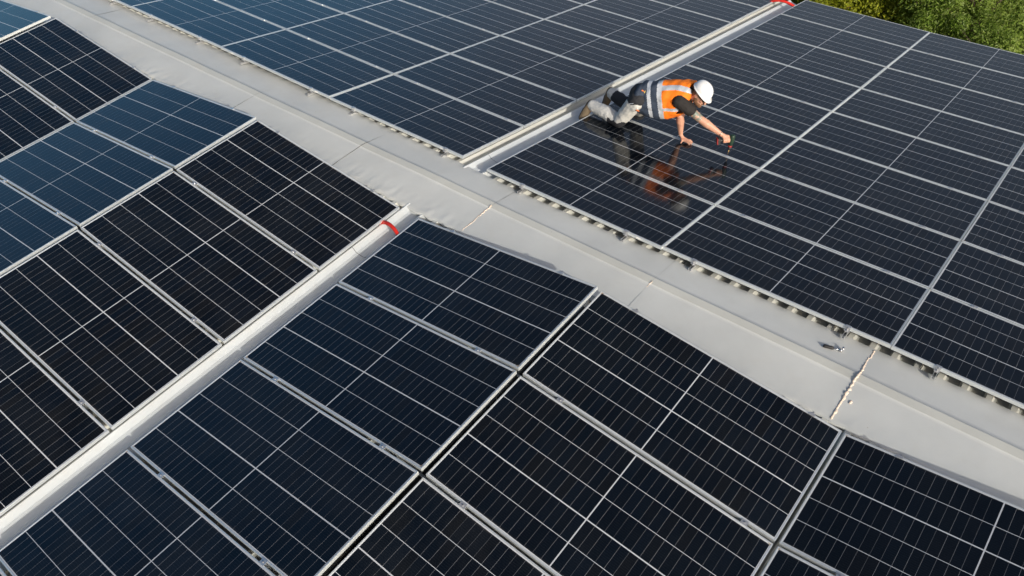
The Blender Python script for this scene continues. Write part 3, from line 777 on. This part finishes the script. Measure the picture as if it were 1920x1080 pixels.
    def wv(co):
        w = noise.noise(co*5)*.6; q = V3((co.x*11+w*2, co.y*5+co.z*4, co.z*5-co.x*5)); lo = max(0, (1.02-co.x)*2.5)
        return (.009+.014*min(1, lo))*noise.noise(q)+.009*noise.noise(V3((co.x*7-co.z*9, co.y*11, co.z*10+co.x*6)))+.002*noise.noise(co*35)
    me = remesh(b, .007, 3, wv)
    # cut the arm holes and the neck by dropping faces
    bm = bmesh.new(); bm.from_mesh(me); kill = []
    sdir = (er-J['shR']).normalized(); ldir = (el-J['shL']).normalized()
    for f_ in bm.faces:
        c = f_.calc_center_median()
        r1 = c-J['shR']-V3((.005, 0, -.005)); r2 = c-J['shL']
        if r1.y < .02 and (r1.x**2*.9+(r1.z+.0)**2) < .078**2 and c.y < 1.93: kill.append(f_)
        elif r2.y > -.03 and (r2.x**2+r2.z**2) < .085**2: kill.append(f_)
        elif r1.dot(sdir) > .062 and r1.length < .16: kill.append(f_)
        elif c.x > 1.232 and abs(c.y-2.11) < .10: kill.append(f_)
    bmesh.ops.delete(bm, geom=kill, context='FACES'); 
    bmesh.ops.delete(bm, geom=[v for v in bm.verts if not v.link_faces], context='VERTS')
    bm.to_mesh(me); bm.free()
    P0, ax = J['pelvis'], tax
    def vf(c, n):
        t = (c-P0).dot(ax)+.03*(c.z-.5)
        y = c.y-2.0-(c.x-.9)*.25
        if t < .085: return 1
        if t < .130: return 2
        if t < .205: return 1
        if t < .262: return 2
        q = P0+ax*t; th = math.degrees(math.atan2(-(c.y-q.y), c.z-q.z+.03))
        if 32 < th-60*max(0, t-.42) < 50: return 2
        if 112 < th < 125 and t < .47: return 2
        if 50 < th < 60 and t > .40: return 0
        return 0
    colour_faces(me, ['vest_orange', 'vest_navy', 'reflective_tape'], vf)
    v = put('safety_vest', me); so = v.modifiers.new('thickness', 'SOLIDIFY'); so.thickness = .004; so.offset = -1
    # ---- head gear
    def hm(mb, name, mats, parent=None, smooth=True): return put(name, mb.mesh(name, mats, smooth), parent)
    hc = hp(-.012, 0, .058)
    d = MB(); n = 36; rows = 12; vs = []; fs = []; tilt = .06
    for i in range(rows+1):
        th = math.pi/2*(1-i/rows)*1.02 if False else (math.pi*.52)*(i/rows)
        for k in range(n):
            ph = 2*math.pi*k/n; rx, ry, rz = .123, .105, .107
            f_ = math.sin(th)*math.cos(ph)*rx; s2 = math.sin(th)*math.sin(ph)*ry; u = math.cos(th)*rz
            ridge = .006*math.exp(-(s2/.018)**2)*math.sin(th)**.5 if th > 0 else .006
            q = 1+.0*ridge; vs.append(hc+hf*f_*q+hs*s2+hu*(u+ridge))
    for i in range(rows):
        for k in range(n): k2 = (k+1) % n; fs.append((i*n+k, (i+1)*n+k, (i+1)*n+k2, i*n+k2))
    # rim and peak
    base = len(vs)-n; ring2 = []
    for k in range(n):
        ph = 2*math.pi*k/n; cph = math.cos(ph); ext = .007+.030*max(0, cph)**2.0
        p = vs[base+k]; out = (hf*cph*1.1+hs*math.sin(ph)).normalized(); vs.append(p+out*ext-hu*(.004+.020*max(0, cph)**2))
    for k in range(n): k2 = (k+1) % n; fs.append((base+k, base+n+k, base+n+k2, base+k2))
    for k in range(n): vs.append(vs[base+n+k]-hu*.005)
    for k in range(n): k2 = (k+1) % n; fs.append((base+n+k, base+2*n+k, base+2*n+k2, base+n+k2))
    d.add(vs, fs); helmet = hm(d, 'hard_hat', ['helmet_white']); sol = helmet.modifiers.new('t', 'SOLIDIFY'); sol.thickness = .003; sol.offset = -1
    m = MB()
    for s2 in (-.05, -.034, .034, .05):
        for uu, fx in ((.098, .02), (.095, -.02)):
            p = hc+hf*fx+hs*s2*1.05+hu*(.107*math.sqrt(max(0, 1-(fx/.123)**2-(s2*1.05/.105)**2))+.0005); m.ellipsoid(p, H @ Matrix.Diagonal((.006, .003, .002)), 8, 5)
    hm(m, 'vent', ['vent_dark'], helmet)
    m = MB(); pts = [hc+hf*.110*math.cos(a)+hs*.090*math.sin(a)-hu*.020 for a in [2*math.pi*k/40 for k in range(41)]]
    m.tube(pts, .007, 6); hm(m, 'harness', ['shirt_black'], helmet)
    m = MB()   # hair at the back and sides
    m.ellipsoid(hp(-.022, 0, .016), H @ Matrix.Diagonal((.082, .0785, .080)), 20, 12); m.ellipsoid(hp(-.05, 0, -.035), H @ Matrix.Diagonal((.050, .060, .040)), 16, 10); hm(m, 'hair', ['beard'])
    m = MB()
    m.ellipsoid(hp(.034, 0, -.074), H @ Matrix.Diagonal((.060, .0545, .046)), 20, 12); m.ellipsoid(hp(.070, 0, -.092), H @ Matrix.Diagonal((.030, .032, .026)), 14, 10)
    for s2 in (-1, 1): m.ellipsoid(hp(.014, .056*s2, -.048), H @ Matrix.Diagonal((.030, .016, .042)), 12, 8)
    m.ellipsoid(hp(.098, 0, -.047), H @ Matrix.Diagonal((.010, .026, .006)), 12, 6)
    be = remesh(m, .004, 2, lambda co: .003*noise.noise(co*120)); colour_faces(be, ['beard'], lambda c, n: 0); put('beard', be)
    m = MB()
    for s2 in (-1, 1): m.ellipsoid(hp(.094, .034*s2, .008), H @ Matrix.Diagonal((.010, .030, .021)), 14, 8)
    m.capsule(hp(.102, -.01, .014), hp(.102, .01, .014), .004, .004, n=8)
    for s2 in (-1, 1): m.tube([hp(.088, .060*s2, .014), hp(.06, .076*s2, .014), hp(-.01, .082*s2, .010)], .0042, 6)
    hm(m, 'sunglasses', ['lens_dark'])
    m = MB(); q = J['wriR']; ax_ = (J['wriR']-J['elbR']).normalized(); a1 = ax_.orthogonal().normalized(); a2 = ax_.cross(a1)
    m.tube([q-ax_*.01+(a1*math.cos(t)+a2*math.sin(t))*.031 for t in [2*math.pi*k/20 for k in range(21)]], .003, 6); hm(m, 'bracelet', ['chrome'])
    # ---- the drill: held, so a thing of its own
    e = empty('cordless_drill', M @ Matrix.Translation((1.785, 2.20, .012)), 'green and red cordless drill held upright on a clamp', 'drill'); di = e.matrix_world.inverted() @ M
    tip = V3((1.783, 2.204, .012)); axd = V3((.03, .0, 1)).normalized()
    def T(z): return tip+axd*z
    def part(mb, nm, mt, sm=True, par=None): me = mb.mesh(nm, mt, sm); me.transform(di); return link(nm, me, par or e)
    m = MB(); m.tube([T(.0), T(.062)], [.0028, .0032], 8); part(m, 'drill_bit', ['brass'])
    m = MB(); m.tube([T(.056), T(.060), T(.075), T(.100)], [.008, .014, .020, .021], 16); part(m, 'chuck', ['drill_black'])
    m = MB(); m.tube([T(.100), T(.118)], [.0235, .0245], 18); part(m, 'collar', ['drill_red'])
    m = MB(); m.tube([T(.118), T(.124), T(.150), T(.200), T(.238), T(.250), T(.254)], [.020, .026, .030, .032, .031, .024, .010], 18)
    m.capsule(GA-gd*.03, GA+gd*.02, .026, .022)
    me = remesh(m, .004, 2); colour_faces(me, ['drill_green'], lambda c, n: 0); me.transform(di); bd = link('housing', me, e)
    m = MB(); m.capsule(GA, GB, .0185, .0190, .85); part(m, 'grip', ['drill_black'])
    m = MB(); q3 = Matrix((gd, ac, up)).transposed().to_4x4(); q3.translation = GB+gd*.018
    m.box((0, 0, 0), (.024, .060, .078), 0, q3); bt = part(m, 'battery', ['drill_black'], False)
    m = MB(); m.box((.017, 0, 0), (.012, .056, .070), 0, q3); part(m, 'battery_cover', ['drill_red'], False)
person()

# ---------------------------------------------------------------- trees beyond the eave
def tree(name, base, height, rad, nleaf, lsize, mat, label, group, seed, limbs=11, narrow=.4, sparse=.0):
    rnd = random.Random(seed); e = empty(name, Matrix.Translation(base), label, 'tree', group)
    tr = MB(); tips = []
    top = V3((rnd.uniform(-.3, .3), rnd.uniform(-.3, .3), height*.86))
    spine = [V3((top.x*t**1.5+.12*math.sin(t*7+seed), top.y*t**1.5+.1*math.cos(t*6+seed), top.z*t)) for t in [i/9 for i in range(10)]]
    r0 = .035*height; tr.tube(spine, [r0*(1-.82*i/9) for i in range(10)], 9)
    for i in range(limbs):
        t = rnd.uniform(.28, .92); p = spine[min(9, int(t*9))]; a = i*2.4+rnd.uniform(-.4, .4); reach = rad*(1-.55*(t-.28))*rnd.uniform(.65, 1.05)
        q = p+V3((math.cos(a)*reach, math.sin(a)*reach, reach*rnd.uniform(.25, .75))); mid = p.lerp(q, .5)+V3((0, 0, reach*.12))
        tr.tube([p, mid, q], [r0*.38*(1-t*.5), r0*.22, r0*.06], 6); tips += [(mid, .5), (q, 1), (p.lerp(q, .8), .8)]
        for k in range(3):
            s = p.lerp(q, rnd.uniform(.35, .9)); d = V3((rnd.uniform(-1, 1), rnd.uniform(-1, 1), rnd.uniform(-.1, 1))).normalized()*reach*.4
            tr.tube([s, s+d], [r0*.12, r0*.03], 5); tips.append((s+d, 1))
    tips.append((top, 1)); link('trunk', tr.mesh('trunk', ['bark'], True), e)
    cr = MB(); clumps = []
    for p, w in tips:
        for k in range(2): clumps.append((p+V3((rnd.gauss(0, 1), rnd.gauss(0, 1), rnd.gauss(0, .7)))*rad*.17, rad*rnd.choice((.08, .12, .17, .24)), rnd.uniform(0, 6.28)))
    vs = []; fs = []
    for i in range(nleaf):
        c, r_, ph = clumps[rnd.randrange(len(clumps))]
        d = V3((rnd.gauss(0, 1), rnd.gauss(0, 1), rnd.gauss(0, 1))).normalized()*r_*rnd.random()**.3; p = c+d
        nv = (d.normalized()*.8+V3((rnd.gauss(0, 1), rnd.gauss(0, 1), rnd.gauss(0, 1)))*.42+V3((0, 0, .35))).normalized(); ax = nv.orthogonal().normalized(); ax = Matrix.Rotation(rnd.uniform(0, 6.28), 3, nv) @ ax; ax = (ax+V3((0, 0, -.25))).normalized(); sd = nv.cross(ax).normalized()
        L = lsize*rnd.uniform(.6, 1.35); W = L*narrow*.5; nn = ax.cross(sd)*L*.12
        j = len(vs); vs += [p, p+ax*L*.5+sd*W+nn, p+ax*L, p+ax*L*.5-sd*W+nn]; fs.append((j, j+1, j+2, j+3))
    me = bpy.data.meshes.new('crown'); me.from_pydata(vs, [], fs); me.materials.append(MAT[mat]); link('crown', me, e)
G_ = 'trees beyond the far roof edge'
tree('broadleaf_tree', (1.9, 15.2, -6.2), 5.3, 2.6, 62000, .085, 'leaf_willow', 'silvery green tree with narrow leaves behind the top right roof corner', G_, 3, 15, .38)
tree('broadleaf_tree', (-1.2, 15.6, -6.2), 4.9, 2.6, 42000, .09, 'leaf_yellowgreen', 'yellow green tree with bare brown twigs left of the silvery tree', G_, 5, 13, .6)
tree('broadleaf_tree', (.7, 19.5, -6.3), 4.2, 2.6, 26000, .11, 'leaf_deep', 'darker green tree between and behind the two nearest trees', G_, 8, 12, .6)
tree('broadleaf_tree', (4.6, 17.5, -6.2), 5.6, 2.8, 30000, .11, 'leaf_deep', 'deep green tree at the right edge behind the silvery tree', G_, 11, 13, .6)
tree('broadleaf_tree', (-4.6, 18.5, -6.3), 4.6, 2.8, 26000, .12, 'leaf_deep', 'dark tree leftmost behind the top edge of the panels', G_, 14, 12, .6)
tree('broadleaf_tree', (3.4, 22.5, -6.3), 6.4, 3.0, 26000, .13, 'leaf_yellowgreen', 'tall yellow green tree farthest back at the right', G_, 19, 12, .6)
tree('broadleaf_tree', (-1.2, 23.5, -6.3), 6.0, 3.0, 26000, .13, 'leaf_yellowgreen', 'yellow green tree farthest back at the top edge', G_, 23, 12, .6)
def undergrowth():
    rnd = random.Random(4); vs = []; fs = []
    for i in range(60000):
        x = rnd.uniform(-9, 9); y = rnd.uniform(10.5, 27); h = .35+.9*max(0, noise.noise(V3((x*.5, y*.5, 2))))
        z = -6.25+h*rnd.random(); p = V3((x, y, z)); ax = V3((rnd.gauss(0, .6), rnd.gauss(0, .6), 1)).normalized(); sd = ax.orthogonal().normalized(); sd = Matrix.Rotation(rnd.uniform(0, 6.28), 3, ax) @ sd
        L = rnd.uniform(.10, .24); W = L*.16; j = len(vs); vs += [p, p+ax*L*.5+sd*W, p+ax*L, p+ax*L*.5-sd*W]; fs.append((j, j+1, j+2, j+3))
    me = bpy.data.meshes.new('undergrowth'); me.from_pydata(vs, [], fs); me.materials.append(MAT['leaf_yellowgreen'])
    tag(link('undergrowth', me), 'tangled yellow green undergrowth below the trees', 'undergrowth', kind='stuff')
undergrowth()
bpy.context.view_layer.update()
